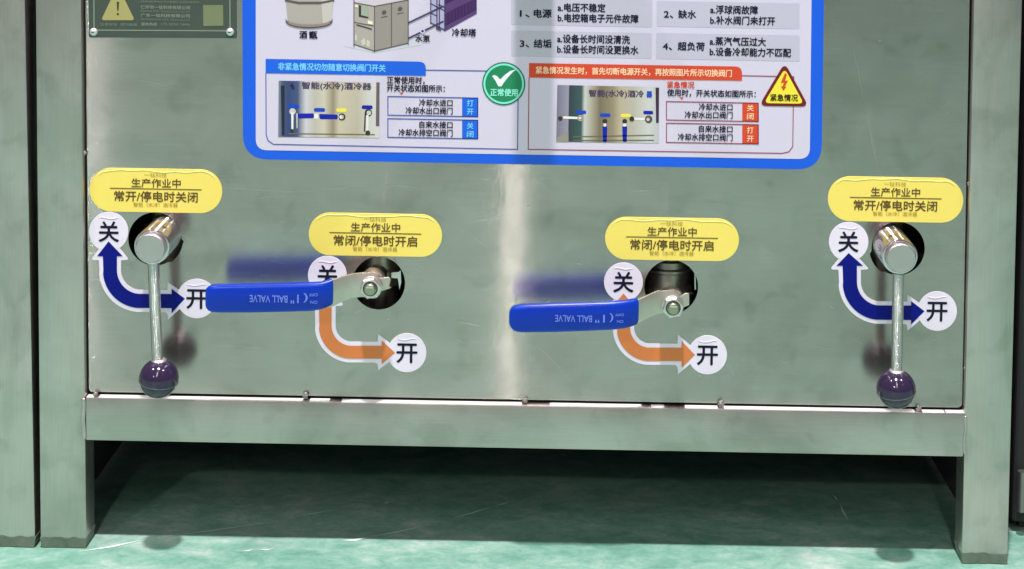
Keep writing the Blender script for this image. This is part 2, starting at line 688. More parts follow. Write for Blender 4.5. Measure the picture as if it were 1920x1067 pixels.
# ------------------------------------------------------------------ floor
bm = bmesh.new()
bmesh.ops.create_grid(bm, x_segments=2, y_segments=2, size=14)
floor = link('floor', bm_mesh(bm), M_FLOOR)
floor['kind'] = 'structure'
M_SCR = mat('scraped_pale_paint', lin(215, 235, 225), 0.5)
bm = bmesh.new()
for (x0, y0), (x1, y1), w in [((148, 1035), (272, 1012), .0022), ((272, 1012), (520, 978), .0008), ((640, 1014), (690, 1008), .0026), ((690, 1008), (800, 986), .0010),
                              ((845, 973), (925, 950), .0010), ((925, 950), (960, 940), .0008), ((485, 1031), (515, 1029), .0016), ((552, 968), (625, 957), .0008), ((1575, 944), (1592, 978), .0012), ((1570, 940), (1560, 928), .001),
                              ((718, 944), (730, 942), .001), ((455, 1034), (475, 1030), .0014)]:
    a, b = fl(x0, y0), fl(x1, y1)
    d = (b - a).normalized().cross(Vector((0, 0, 1))) * w
    mid = (a + b) / 2 + d * 1.3
    z = Vector((0, 0, 0.0006))
    vs = [bm.verts.new(p + z) for p in (a, mid - d, b, mid + d)]
    bm.faces.new(vs)
scr = link('scratches', bm_mesh(bm), M_SCR, floor)
scr['kind'] = 'stuff'

# ------------------------------------------------------------------ the cabinet
YF = -0.008                     # front of the welded frame; the door sheet lies 8 mm behind it
TOPZ = 1.15
cab = thing('stainless_cabinet', 'brushed stainless steel cabinet front with four round valve holes standing on the green floor', 'cabinet', (0, 0, 0))


def lift(p, q, z):
    """continue the line q->p up to height z"""
    t = (z - q.z) / (p.z - q.z)
    return q + (p - q) * t


def drop(p, z=0.0):
    return Vector((p.x, p.y, z))


def post_mesh(lt, lb, rtop, rb, depth=0.032, bevel=0.0022):
    a, b = at(*lt, Y=YF), at(*lb, Y=YF)
    c, d = at(*rb, Y=YF), at(*rtop, Y=YF)
    z0 = 0.0105
    return prism([lift(a, b, z0), lift(d, c, z0), lift(d, c, TOPZ), lift(a, b, TOPZ)], depth, bevel)


def foot(x0, x1, depth, parent, seed, zz=0.0105):
    """chewed, slightly crushed tube end"""
    random.seed(seed)
    n = 22
    bm = bmesh.new()
    y0, y1 = YF, YF + depth
    top, bot = [], []
    ring = [(x0 + (x1 - x0) * i / n, y0) for i in range(n + 1)] + [(x1, y0 + (y1 - y0) * i / 6) for i in range(1, 7)] + [(x1 - (x1 - x0) * i / n, y1) for i in range(1, n + 1)] + [(x0, y1 - (y1 - y0) * i / 6) for i in range(1, 6)]
    cx, cy = (x0 + x1) / 2, (y0 + y1) / 2
    for k, (x, y) in enumerate(ring):
        j = noise.noise(Vector((x * 160 + seed, y * 160, 0)))
        g = 0.0008 * j + 0.0003
        ux, uy = (x - cx), (y - cy)
        l = math.hypot(ux, uy)
        top.append(bm.verts.new((x + ux / l * 0.0003, y + uy / l * 0.0003, zz + 0.0016 + 0.0022 * j)))
        bot.append(bm.verts.new((x - ux / l * (0.0022 - g), y - uy / l * (0.0022 - g), 0.0008)))
    N = len(ring)
    for i in range(N):
        bm.faces.new((top[i], top[(i + 1) % N], bot[(i + 1) % N], bot[i]))
    bm.faces.new(bot)
    bm.faces.new(top)
    bmesh.ops.recalc_face_normals(bm, faces=bm.faces)
    return link('foot', bm_mesh(bm), M_FOOT, parent)


pl = smooth(link('corner_post', post_mesh((66, 0), (75, 1000), (152.5, 0), (162, 1000)), M_POST, cab))
pr = smooth(link('corner_post', post_mesh((1826, 0), (1803, 1040), (1917.5, 0), (1890, 1040)), M_POST, cab))
for p, sd in ((pl, 1), (pr, 9)):
    xs = [v.co.x for v in p.data.vertices if v.co.z < 0.02]
    foot(min(xs), max(xs), 0.032, p, sd)
# bottom rail
rail = smooth(link('bottom_rail', prism([at(160.5, 826, YF), at(1806.5, 857, YF), at(1811.5, 775.5, YF), at(160, 745.5, YF)], 0.032, 0.0016), M_FRAME, cab))

# the top edge of the rail, its lamp-lit brightness put into a pale colour
M_LIP = mat('painted_lit_edge', (0.86, 0.85, 0.83, 1), 0.55, 0.2)
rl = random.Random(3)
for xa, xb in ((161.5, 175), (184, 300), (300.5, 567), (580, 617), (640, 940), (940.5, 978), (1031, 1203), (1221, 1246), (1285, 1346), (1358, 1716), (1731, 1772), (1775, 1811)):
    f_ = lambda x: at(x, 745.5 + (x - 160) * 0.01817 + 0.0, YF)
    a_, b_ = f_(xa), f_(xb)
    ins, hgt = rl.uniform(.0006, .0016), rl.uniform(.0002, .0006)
    link('lit_edge', prism([a_ + Vector((0, ins, -.001)), b_ + Vector((0, ins, -.001)), b_ + Vector((0, ins, hgt)), a_ + Vector((0, ins, hgt * .7))], 0.0085), M_LIP, rail)

# front sheet with holes
HOLES = [(290.5, 448, 50, 1), (710, 531, 49.5, 0), (1258.5, 538, 50.5, 0), (1684, 466, 50, -1)]


def hole_loop(cx, cy, r, side):
    out = []
    for i in range(72):
        a = 360.0 * i / 72
        rr = r
        # a step in the edge where the hole was filed out for the stop
        if side == 1 and (a > 300 or a < 0):
            rr = r * (1.06 if a < 354 else 1.09)
        if side == -1 and 186 < a < 240:
            rr = r * 1.08
        out.append((cx + rr * math.cos(rad(a)), cy - rr * math.sin(rad(a))))
    return out


tl, bl = at(160.5, 0), at(167, 734.5)
tr, br = at(1818, 0), at(1804, 764.5)
TL, TR = lift(tl, bl, TOPZ), lift(tr, br, TOPZ)
outer = roundpoly([(bl.x, bl.z), (br.x, br.z), (TR.x, TR.z), (TL.x, TL.z)], [0.004, 0.006, 0, 0])
loops = [outer] + [P2(hole_loop(*h)) for h in HOLES]
me = curve_mesh(loops, 0.0, 0.0015)
uv = me.uv_layers.new(name='UVMap') if not me.uv_layers else me.uv_layers[0]
for lp in me.loops:
    co = me.vertices[lp.vertex_index].co
    uv.data[lp.index].uv = (co.x, co.z)
panel = link('front_sheet', me, M_PANEL, cab)

# body behind: sides, underside, back, top, lining
XL, XR = at(120, 500, YF).x, at(1850, 500, YF).x
link('side_sheet', box(XL - 0.012, XL - 0.010, 0.026, 0.75, 0.012, TOPZ), M_INNER, cab)
link('side_sheet', box(XR + 0.010, XR + 0.012, 0.026, 0.75, 0.012, TOPZ), M_INNER, cab)
link('underside', box(XL - 0.0095, XR + 0.0095, 0.026, 0.75, 0.132, 0.134), M_INNER, cab)
link('back_sheet', box(XL - 0.0095, XR + 0.0095, 0.752, 0.754, 0.02, TOPZ), M_INNER, cab)
link('top_sheet', box(XL - 0.03, XR + 0.03, -0.006, 0.76, TOPZ + 0.001, TOPZ + 0.003), M_BODY, cab)
link('inner_lining', box(XL + 0.002, XR - 0.002, 0.115, 0.118, 0.136, TOPZ - 0.01), M_INNER, cab)
for s in (XL, XR):
    link('rear_leg', box(s - 0.025, s + 0.025, 0.70, 0.75, 0.0, 0.131, 0.002), M_POST, cab)

# handling scratches and wipe marks
M_SCR2 = mat('fresh_scratch', (0.62, 0.60, 0.56, 1), 0.35, 1)
rs = random.Random(11)
bm = bmesh.new()
marks = [((415, 352), (560, 360), .7), ((560, 360), (705, 347), .7), ((705, 347), (800, 352), .6), ((1176, 362), (1230, 357), 1.2), ((1600, 90), (1622, 200), .7), ((1622, 200), (1646, 325), 1.1),
         ((815, 395), (925, 470), .5), ((870, 420), (965, 400), .5), ((985, 388), (996, 386), 1.6), ((1010, 650), (1100, 745), .6), ((1646, 76), (1652, 75), 1.8), ((440, 650), (520, 655), .6),
         ((862, 604), (902, 612), .8), ((725, 601), (731, 599), 1.8), ((1760, 210), (1778, 190), .6), ((1765, 215), (1790, 205), .6), ((260, 150), (330, 165), .5)]
for _ in range(60):
    x, y = rs.uniform(180, 1790), rs.uniform(310, 720)
    a_ = rs.gauss(0, 0.35)
    l_ = rs.uniform(6, 42)
    marks.append(((x, y), (x + l_ * math.cos(a_), y + l_ * math.sin(a_)), rs.uniform(.25, .6)))
for (x0, y0), (x1, y1), w in marks:
    a_, b_ = at(x0, y0, -0.00012), at(x1, y1, -0.00012)
    d = (b_ - a_).normalized().cross(Vector((0, 1, 0))) * (w * 0.00028)
    mid = (a_ + b_) / 2 + d * rs.uniform(-3, 3)
    vs = [bm.verts.new(p) for p in (a_, mid - d, b_, mid + d)]
    bm.faces.new(vs)
link('scratches', bm_mesh(bm), M_SCR2, panel)['kind'] = 'stuff'

# weld tacks between sheet and frame
for k, (x, y, w, h) in enumerate([(156, 288, 7, 6), (1818, 345, 6, 5), (1812, 690, 6, 5), (179, 739, 4.5, 6), (573, 742, 5.5, 7.5), (985, 751, 5, 6), (1352, 757, 6, 8), (1722, 767, 5.5, 7)]):
    c = at(x, y, -0.003)
    s = sc(x, y)
    smooth(link('weld_tack', blob(c, s, w * .85, 3.2, h * .85, 0.7, k * 3.3), mat('dull_weld', (0.34, 0.32, 0.30, 1), 0.65, 0.7), cab), 80)
# weld beads post/rail
for (xa, ya, xb, yb, r, nm) in ((156, 746, 157, 824, 4.5, 0), (1811, 780, 1808, 852, 3.0, 5)):
    pts = []
    for i in range(41):
        t = i / 40
        q = at(xa + (xb - xa) * t + 0.8 * math.sin(t * 9 + nm), ya + (yb - ya) * t, YF + 0.0002)
        pts.append(q)
    me = rope(pts, r * 0.00056, 10, 0.55)
    for v in me.vertices:
        j = math.sin(v.co.z * 1500) * 0.00010 + noise.noise(v.co * 300) * 0.0004
        v.co.y -= abs(j)
        v.co.x += j * 0.5
    smooth(link('weld_bead', me, M_FRAME, cab), 80)

# unseen tube added above the frame to cast the band down sheet and poster
pipe = thing('shadow_caster', 'unseen steel tube added above the poster to throw a shadow band down it', 'pipe', (-0.028, 0, 0.75))
smooth(link('caster_tube', lathe([(-0.150, 0.0170), (-0.150, 0.0198), (-0.002, 0.0198), (-0.002, 0.0170)], (-0.032, 0, 0.75), 'Y', 32), M_ROD, pipe))

# ------------------------------------------------------------------ neighbours
nb = thing('neighbouring_cabinet', 'stainless post of the next cabinet at the far left edge, past a dark gap', 'cabinet', (at(0, 900, YF).x, YF, 0))
a, b = at(47, 0, YF), at(66, 1000, YF)
zl = 0.0105
front = [Vector((a.x - 0.075, YF, zl)), lift(a, b, zl), lift(a, b, TOPZ), Vector((a.x - 0.075, YF, TOPZ))]
q = smooth(link('corner_post', prism(front, 0.032, 0.0022), M_POST, nb))
foot(a.x - 0.075, b.x + 0.0002, 0.032, q, 21)
link('side_sheet', box(b.x - 0.022, b.x - 0.020, 0.026, 0.75, 0.02, TOPZ), M_INNER, nb)
link('front_sheet', box(a.x - 0.60, a.x - 0.078, 0.0, 0.002, 0.12, TOPZ), M_BODY, nb)

g = fl(1903, 1003)
mc = thing('dark_machine', 'dark machine standing in shadow behind the right hand post', 'machine', (g.x + 0.3, g.y + 0.25, 0))
link('housing', box(g.x - 0.003, g.x + 0.7, g.y + 0.004, g.y + 0.5, 0.012, 1.3, 0.004), M_BLACK, mc)
link('plinth', box(g.x + 0.01, g.x + 0.69, g.y + 0.02, g.y + 0.48, 0.0, 0.011), M_INNER, mc)
c = at(1900, 945, 0.06)
smooth(link('drain_pipe', tube((g.x + 0.004, g.y - 0.006, 0.03), (g.x + 0.004, g.y - 0.006, 0.075), 0.005, 16), M_BODY, mc))

# ------------------------------------------------------------------ poster
YP = -0.0010
pos = thing('instruction_poster', 'large blue bordered white instruction poster with wiring and valve diagrams stuck on the steel', 'poster', (at(1000, 300).x, 0, at(1000, 300).z))
bpts = P2([(453, -420), (456, 298), (1540, 318), (1551, -420)])
flat('blue_border', [roundpoly(bpts, [0.002, 0.027, 0.027, 0.002], 10)], YP, 0.0006, M_PBLUE, pos)
flat('white_field', [roundpoly(P2([(480, -420), (480, 281), (1518, 298), (1526, -420)]), [0, 0.012, 0.012, 0], 8)], YP - 0.0002, 0.0001, M_PWHITE, pos)
Y1, Y2, Y3, Y4 = YP - 0.00035, YP - 0.0005, YP - 0.00065, YP - 0.0008
K = {}


def ink(r, g_, b_):
    n = 'print_%d_%d_%d' % (r, g_, b_)
    return mat(n, lin(r, g_, b_), 0.45, spec=0.3)


def shp(name, pts, col, Y=Y2, parent=pos, r=0):
    lp = P2(pts)
    if r:
        k = sc(pts[0][0], pts[0][1])
        lp = roundpoly(lp, [q_ * k for q_ in r] if isinstance(r, (list, tuple)) else r * k)
    return flat(name, [lp], Y, 0.00005, col, parent)


def tilt(x0, y0, x1, y1):
    d = 0.0176 * (x1 - x0)
    return [(x0, y0), (x1, y0 + d), (x1 - 0.0, y1 + d), (x0, y1)]


def line(pts, w, col, parent=pos, Y=Y2, name='ruled_line', closed=False):
    """printed line of even width through pixel points"""
    v = [Vector(p) for p in pts]
    L_, R_ = [], []
    N = len(v)
    for i in range(N):
        a_ = v[i - 1] if (i > 0 or closed) else v[i]
        b_ = v[(i + 1) % N] if (i < N - 1 or closed) else v[i]
        d1 = (v[i] - a_).normalized() if (v[i] - a_).length else (b_ - v[i]).normalized()
        d2 = (b_ - v[i]).normalized() if (b_ - v[i]).length else d1
        t = (d1 + d2).normalized()
        nn = Vector((-t.y, t.x))
        c_ = max(0.5, nn.dot(Vector((-d1.y, d1.x))))
        L_.append(v[i] + nn * w / 2 / c_)
        R_.append(v[i] - nn * w / 2 / c_)
    if closed:
        return flat(name, [P2([tuple(p) for p in L_]), P2([tuple(p) for p in R_])], Y, 0.00005, col, parent)
    return flat(name, [P2([tuple(p) for p in L_ + R_[::-1]])], Y, 0.00005, col, parent)


# fault table
for x0, y0, x1, y1 in ((958, -6, 1223, 46), (1231, 1.5, 1499, 49.5), (958, 57, 1222, 105), (1230, 61.5, 1499, 110)):
    shp('table_cell', tilt(x0, y0, x1, y1), M_PGREY, Y1, r=3)
T = [('1、', 975, 993, 25), ('电源', 1001, 1034, 25.5), ('a.电压不稳定', 1046, 1135, 14.5), ('b.电控箱电子元件故障', 1046, 1197, 34.5),
     ('2、', 1245, 1262, 26.5), ('缺水', 1272, 1305, 27), ('a.浮球阀故障', 1332, 1421, 18.7), ('b.补水阀门未打开', 1332, 1453, 38.8),
     ('3、', 975, 992, 81.5), ('结垢', 1001, 1034, 82), ('a.设备长时间没清洗', 1045, 1181, 73.6), ('b.设备长时间没更换水', 1045, 1197, 93.2),
     ('4、', 1243, 1260, 86.5), ('超负荷', 1271, 1321, 87), ('a.蒸汽气压过大', 1331, 1436, 78), ('b.设备冷却能力不匹配', 1331, 1483, 98)]
for s, a_, b_, y in T:
    text('printed_text', s, a_, b_, y, 17, M_INK, pos, Y3, 0.028)

C_BLUE, C_RED = ink(30, 98, 222), ink(214, 72, 44)
C_LB, C_LR = ink(58, 76, 165), ink(150, 62, 88)
C_CY, C_PK = ink(120, 205, 250), ink(255, 205, 170)
# blue half
shp('section_header', [(498.5, 110), (798.6, 115.5), (798.6, 142), (498.5, 137)], C_BLUE, Y2, r=[0, 16, 0, 0])
text('printed_text', '非紧急情况切勿随意切换阀门开关', 521.5, 722.7, 126.3, 15, C_CY, pos, Y3, 0.03)
line([(499, 137), (499.5, 252), (503, 263), (513, 270), (970.5, 279.5), (972, 133.5), (798, 131)], 1.6, C_LB)
text('printed_text', '正常使用时，', 725.5, 796, 150.8, 14.5, M_INK, pos, Y3, 0.03)
text('printed_text', '开关状态如图所示：', 725.5, 834, 165.8, 14.5, M_INK, pos, Y3, 0.03)
shp('pointer', [(749.5, 173), (756.5, 173), (753, 178)], C_RED)
for (x0, y0, x1, y1, xf, ca, cb, rows, cc) in (
        (727.5, 180.5, 896, 215.5, 866.7, C_LB, C_BLUE, [('冷却水进口', 786, 848.4, 193), ('冷却水出口阀门', 760.6, 848.4, 208)], [('打', 193.5), ('开', 209.3)]),
        (727.5, 222, 896, 257, 866.7, C_LB, C_BLUE, [('自来水接口', 786.5, 848.4, 234.3), ('冷却水排空口阀门', 747.4, 848.4, 249.3)], [('关', 236), ('闭', 251.5)]),
        (1249.5, 190, 1421.5, 224.5, 1391.5, C_LR, C_RED, [('冷却水进口', 1310.5, 1373.4, 201), ('冷却水出口阀门', 1284, 1373.4, 216)], [('关', 202.5), ('闭', 218.3)]),
        (1249.5, 230.5, 1421.5, 266.5, 1391.5, C_LR, C_RED, [('自来水接口', 1310.5, 1373.4, 242.3), ('冷却水排空口阀门', 1271, 1373.4, 257.6)], [('打', 244.3), ('开', 260)])):
    line(tilt(x0, y0, x1, y1), 1.7, ca, closed=True, name='box_outline')
    dd = 0.0176 * (xf - x0)
    shp('state_tab', tilt(xf, y0 + dd, x1, y1 + dd), cb)
    for s, a_, b_, y in rows:
        text('printed_text', s, a_, b_, y, 14, M_INK, pos, Y3, 0.028)
    for s, y in cc:
        xm = (xf + x1) / 2 + .3
        text('printed_text', s, xm - 6, xm + 6, y, 13, C_CY if cb is C_BLUE else C_PK, pos, Y3, 0.025)
# red half
shp('section_header', [(992, 118), (1391, 124.5), (1391, 151), (992, 145)], C_RED, Y2, r=[0, 16, 0, 0])
text('printed_text', '紧急情况发生时，首先切断电源开关，再按照图片所示切换阀门', 1004.6, 1372, 134.6, 14.5, C_PK, pos, Y3, 0.03)
line([(992, 145), (990.5, 279.5), (1466, 287), (1479, 284), (1486, 274), (1488, 143.5), (1391, 141.5)], 1.6, C_LR)
text('printed_text', '紧急情况', 1251, 1301.6, 159.3, 13.5, C_RED, pos, Y3, 0.03)
text('printed_text', '使用时，开关状态如图所示：', 1251, 1417, 175.3, 14, M_INK, pos, Y3, 0.03)
shp('pointer', [(1274.5, 182), (1281.5, 182), (1278, 187)], C_RED)
# round badge
kb = 0.2156
flat('badge_disc', [P2(circ(944.6, 156.5, 40.3))], Y3, 0.00005, ink(28, 98, 92), pos)
flat('badge_ring', [P2(circ(944.6, 156.5, 38)), P2(circ(944.6, 156.5, 34.5))], Y4, 0.00005, ink(130, 232, 205), pos)
flat('badge_centre', [P2(circ(944.6, 156.5, 34.5))], Y4, 0.00005, ink(34, 134, 90), pos)
shp('tick_mark', [(900 + kb * x, 100 + kb * y) for x, y in [(106, 196), (122, 185), (150, 196), (176, 226), (215, 186), (262, 152), (322, 134), (288, 158), (245, 205), (206, 255), (188, 284), (160, 285), (138, 240)]], ink(240, 240, 245), Y4 - 0.0002, r=1)
text('printed_text', '正常使用', 919.4, 970.7, 173.5, 15, ink(150, 238, 215), pos, Y4 - 0.0002, 0.03)
# warning triangle
tri = [(1471, 117), (1422.5, 198), (1516, 199.5)]
flat('warning_triangle', [roundpoly(P2(tri), 0.0085, 8)], Y3, 0.00005, ink(112, 28, 34), pos)
cx, cy = 1470.3, 168
flat('triangle_field', [roundpoly(P2([(cx + (x - cx) * .80, cy + (y - cy) * .80 + .8) for x, y in tri]), 0.006, 8)], Y4, 0.00005, ink(244, 226, 66), pos)
shp('lightning_bolt', [(1471, 137), (1463.5, 155), (1469.5, 154.5), (1466.5, 162), (1463.5, 161), (1468.5, 169.5), (1474, 162), (1471, 162), (1477, 150.5), (1471.5, 151), (1475, 138)], C_RED, Y4 - 0.0002)
text('printed_text', '紧急情况', 1444.4, 1496, 183.4, 14, ink(60, 40, 20), pos, Y4 - 0.0002, 0.03)


# printed photographs
def photo_mat(name, x0, x1, stops, zd=0.12):
    M = bpy.data.materials.new(name)
    M.use_nodes = True
    nt = M.node_tree
    b = nt.nodes['Principled BSDF']
    b.inputs['Roughness'].default_value = 0.42
    geo = nt.nodes.new('ShaderNodeNewGeometry')
    sp = nt.nodes.new('ShaderNodeSeparateXYZ')
    nt.links.new(geo.outputs['Position'], sp.inputs[0])
    mr = nt.nodes.new('ShaderNodeMapRange')
    mr.inputs['From Min'].default_value = x0
    mr.inputs['From Max'].default_value = x1
    nt.links.new(sp.outputs['X'], mr.inputs['Value'])
    r = ramp(nt, mr.outputs[0], stops)
    nt.links.new(r.outputs[0], b.inputs['Base Color'])
    return M


A0, A1 = at(523, 200).x, at(712, 200).x
PH1 = photo_mat('printed_photo_a', A0, A1, [(0, lin(120, 130, 150)), (.04, lin(70, 78, 100)), (.10, lin(48, 66, 120)), (.19, lin(70, 80, 120)), (.27, lin(205, 200, 205)), (.36, lin(190, 180, 170)), (.45, lin(205, 195, 175)), (.54, lin(150, 135, 112)), (.60, lin(200, 188, 165)), (.78, lin(190, 178, 160)), (.9, lin(210, 204, 198)), (1, lin(215, 210, 205))])
B0, B1 = at(1045, 200).x, at(1235, 200).x
PH2 = photo_mat('printed_photo_b', B0, B1, [(0, lin(120, 115, 135)), (.11, lin(150, 145, 165)), (.115, lin(46, 56, 66)), (.24, lin(60, 86, 86)), (.27, lin(200, 198, 195)), (.34, lin(170, 160, 140)), (.42, lin(120, 108, 86)), (.55, lin(150, 135, 110)), (.62, lin(185, 170, 145)), (.75, lin(185, 178, 165)), (.9, lin(205, 202, 200)), (1, lin(190, 188, 190))])
shp('printed_photo', [(523, 151), (712, 154), (711.5, 258), (522, 256)], PH1, Y2)
shp('printed_photo', [(1045, 159), (1236, 163), (1235, 268), (1043, 265)], PH2, Y2)
PD, PS, PL_ = ink(58, 50, 44), ink(206, 198, 186), ink(236, 232, 228)
PBL, PBL2, PYL, PPU = ink(14, 30, 165), ink(20, 70, 190), ink(240, 224, 80), ink(78, 58, 92)
text('printed_text', '智能(水冷)酒冷器', 566, 696, 161.3, 14, PPU, pos, Y3, 0.03)
for a_, b_, y, c_ in ((541, 561, 199, PBL2), (589, 610, 205.5, PBL2), (631, 650.5, 206, PYL), (678.5, 699, 200.5, PBL)):
    shp('pill_label', [(a_, y - 3.6), (b_, y - 3.3), (b_, y + 3.8), (a_, y + 3.5)], c_, Y3, r=3.4)
shp('photo_frame_rail', [(541, 249), (703, 251), (703, 253), (541, 251)], ink(120, 104, 78), Y3)
shp('photo_dark_edge', [(706, 154), (712, 154), (711.5, 236), (705, 236)], ink(110, 92, 98), Y3)
shp('photo_dark_edge', [(527, 160), (534, 160), (534, 252), (529, 253)], ink(32, 40, 62), Y3)
shp('photo_steam_mark', [(544, 160), (549, 155), (552, 162), (553, 168), (548, 166)], ink(40, 36, 66), Y3)
shp('photo_lever', [(557.5, 212.5), (589, 212), (589, 221), (560, 221.5)], PBL, Y3, r=3)
shp('photo_lever', [(598.5, 213), (634, 214.5), (634, 223), (600, 223)], PBL, Y3, r=3)
shp('photo_nut', [(589.5, 213), (597, 213), (597, 222), (589.5, 222)], PL_, Y3, r=1)
shp('photo_nut', [(633.5, 215), (641, 216), (641, 222.5), (633.5, 222.5)], PL_, Y3, r=1)
flat('photo_hole', [P2(circ(641.5, 218.5, 6.6, 24)), P2(circ(641, 218.5, 4.4, 24))], Y4, 0.00005, PD, pos)
flat('photo_collar', [P2(circ(549, 208.5, 6, 24))], Y3, 0.00005, PS, pos)
shp('photo_rod', [(546.5, 210), (551, 210), (550.5, 244), (547, 244)], PL_, Y4)
shp('photo_rod', [(556, 212), (558.5, 212), (558.5, 240), (556.5, 240)], PS, Y4)
flat('photo_knob', [P2(circ(548, 244.5, 3.4, 20))], Y4 - .0001, 0.00005, PD, pos)
flat('photo_collar', [P2(circ(691, 211, 7, 24)), P2(circ(692, 211, 4.5, 24))], Y3, 0.00005, PD, pos)
shp('photo_rod', [(684, 212), (686.5, 212), (685, 246), (682.5, 246)], PD, Y4)
shp('photo_rod', [(687, 215), (691.5, 215), (691, 246), (687.5, 246)], PL_, Y4)
flat('photo_knob', [P2(circ(690, 248.5, 4.5, 20))], Y4 - .0001, 0.00005, PD, pos)
# second photograph
text('printed_text', '智能(水冷)酒冷', 1104, 1207, 175.5, 14, PPU, pos, Y3, 0.03)
text('printed_text', '器', 1212.5, 1222.5, 177, 13, PBL2, pos, Y3, 0.05)
for a_, b_, y, c_ in ((1079, 1099, 209.8, PBL2), (1125, 1144.5, 215.2, PBL2), (1164, 1183, 216, PYL), (1206, 1224.5, 210.5, PBL)):
    shp('pill_label', [(a_, y - 3.3), (b_, y - 3), (b_, y + 3.6), (a_, y + 3.3)], c_, Y3, r=3.2)
shp('photo_floor', [(1044, 258), (1066, 246), (1066, 265), (1043, 265)], ink(150, 142, 128), Y3)
shp('photo_frame_rail', [(1074, 255), (1226, 252), (1226, 254), (1074, 257)], ink(112, 106, 84), Y3)
shp('photo_frame_rail', [(1074, 262), (1226, 261.5), (1226, 263.5), (1074, 264)], ink(108, 104, 86), Y3)
shp('photo_dark_edge', [(1229, 164), (1235.5, 164), (1235, 230), (1230, 230)], ink(60, 40, 66), Y3)
shp('photo_rod', [(1056, 217.5), (1090, 219), (1090, 223), (1056, 222)], PL_, Y3)
flat('photo_knob', [P2(circ(1050.5, 221.5, 4.2, 20))], Y4, 0.00005, PD, pos)
flat('photo_collar', [P2(circ(1088.5, 221, 6, 24)), P2(circ(1088.5, 221, 3, 24))], Y4, 0.00005, ink(170, 160, 140), pos)
shp('photo_rod', [(1188, 220), (1212, 221), (1212, 225), (1188, 224)], PL_, Y3)
flat('photo_knob', [P2(circ(1184.5, 222.3, 4.6, 20))], Y4, 0.00005, PD, pos)
flat('photo_collar', [P2(circ(1216, 223, 7, 24)), P2(circ(1215, 223, 3.4, 24))], Y4, 0.00005, ink(90, 76, 66), pos)
for x0, x1, yb in ((1129.5, 1138.5, 266), (1166.5, 1176, 265.5)):
    shp('photo_lever', [(x0, 236), (x1, 236), (x1 - 1, yb), (x0 + 1, yb)], PBL, Y3, r=2.5)
    shp('photo_nut', [(x0 + 2, 231), (x1 - 2, 231), (x1 - 2, 236.5), (x0 + 2, 236.5)], PL_, Y4)
    flat('photo_hole', [P2(circ((x0 + x1) / 2, 227, 4.6, 20))], Y3, 0.00005, PD, pos)

# line drawings at the top: steaming vessel, cooler, pump and cooling tower
TA, TA2, TA3, ED = ink(176, 166, 160), ink(152, 143, 137), ink(198, 190, 184), ink(96, 84, 88)
shp('vessel_drawing', [(534, -30), (628, -30), (622, 42), (604, 46), (560, 46), (540, 42)], TA, Y2, r=[0, 0, 2, 6, 6, 2])
shp('vessel_shading', [(600, -30), (628, -30), (622, 42), (606, 44)], TA3, Y3)
shp('vessel_hoop', [(534, -2), (560, 3), (602, 3), (628, -2), (627, 2), (602, 7), (560, 7), (535, 2)], ED, Y4)
base = [(536, 34)] + [(580 + 44 * math.cos(rad(180 - t)), 40 + 13 * math.sin(rad(t))) for t in range(0, 181, 15)] + [(624, 34), (621, 40)] + [(580 + 40 * math.cos(rad(t)), 37 + 9 * math.sin(rad(t))) for t in range(10, 171, 16)] + [(539, 40)]
shp('vessel_base', base, ED, Y4)
base2 = [(540, 42)] + [(580 + 42 * math.cos(rad(180 - t)), 39.5 + 11 * math.sin(rad(t))) for t in range(10, 171, 16)] + [(620, 42)] + [(580 + 39 * math.cos(rad(t)), 37.5 + 8 * math.sin(rad(t))) for t in range(10, 171, 16)]
shp('vessel_base_shine', base2, ink(150, 132, 126), Y4 - 0.0002)
text('printed_text', '酒', 561.5, 575.6, 65.3, 15.5, M_INK, pos, Y3, 0.035)
text('printed_text', '甑', 580, 594.7, 65.6, 15.5, M_INK, pos, Y3, 0.035)
shp('drawing_shadow', [(644, 86), (702, 99), (790, 84), (800, 70), (766, 78)], ink(208, 206, 220), Y1)
shp('cooler_front_drawing', [(663.5, 5), (702.5, 12), (702.5, 96), (663.5, 83)], TA, Y2)
shp('cooler_side_drawing', [(702.5, 12), (766, 0), (766, 80), (702.5, 94)], TA2, Y2)
shp('cooler_top_drawing', [(663.5, 4), (725, -8), (766, -1), (702.5, 11.5)], ink(205, 196, 204), Y2)
for pts in ([(663.5, 4.5), (702.5, 11.5), (766, -.5)], [(702.5, 11), (702.5, 98)], [(664, -4), (664, 88)], [(765.7, -4), (765.7, 84)], [(734.3, 5), (734.3, 87)], [(664, 82.5), (702.5, 95.5), (766, 80.5)], [(665, 41.5), (701, 48.5)]):
    line(pts, 1.7, ED, Y=Y3, name='drawing_line')
shp('screen_bezel', [(673, 9), (691, 13), (691, 34.5), (673, 31)], ink(60, 52, 50), Y3)
shp('screen', [(677.5, 9.5), (691, 13), (691, 31.5), (677.5, 28)], ink(160, 170, 150), Y4)
shp('display_shine', [(690, 38), (699, 40), (699, 46), (690, 44)], ink(238, 236, 200), Y4)
shp('display_shine', [(666, 8), (672, 9.5), (672, 14), (666, 13)], ink(232, 228, 190), Y4)
line([(668.5, 46), (680, 49), (697.5, 54.5)], 2.2, ink(66, 58, 54), Y=Y4, name='drawing_line')
for x, y in ((720.5, 23), (750.5, 16.5)):
    flat('drawing_emblem', [P2([(x + 4.4 * math.cos(rad(t)), y + 4 * math.sin(rad(t)) - 0.8 * math.cos(rad(t))) for t in range(0, 360, 20)])], Y3, 0.00005, ink(92, 84, 88), pos)
    line([(x - 6, y + 9.5), (x + 6.5, y + 7)], 1.6, ink(100, 90, 92), Y=Y3, name='drawing_line')
for pts in ([(677, 76), (684, 71), (686, 82), (680, 86)], [(688, 74), (694, 77), (693, 88), (687, 86)], [(666, 64), (670, 66), (669, 76), (666, 75)]):
    shp('drawing_valve', pts, ink(206, 200, 180), Y3)
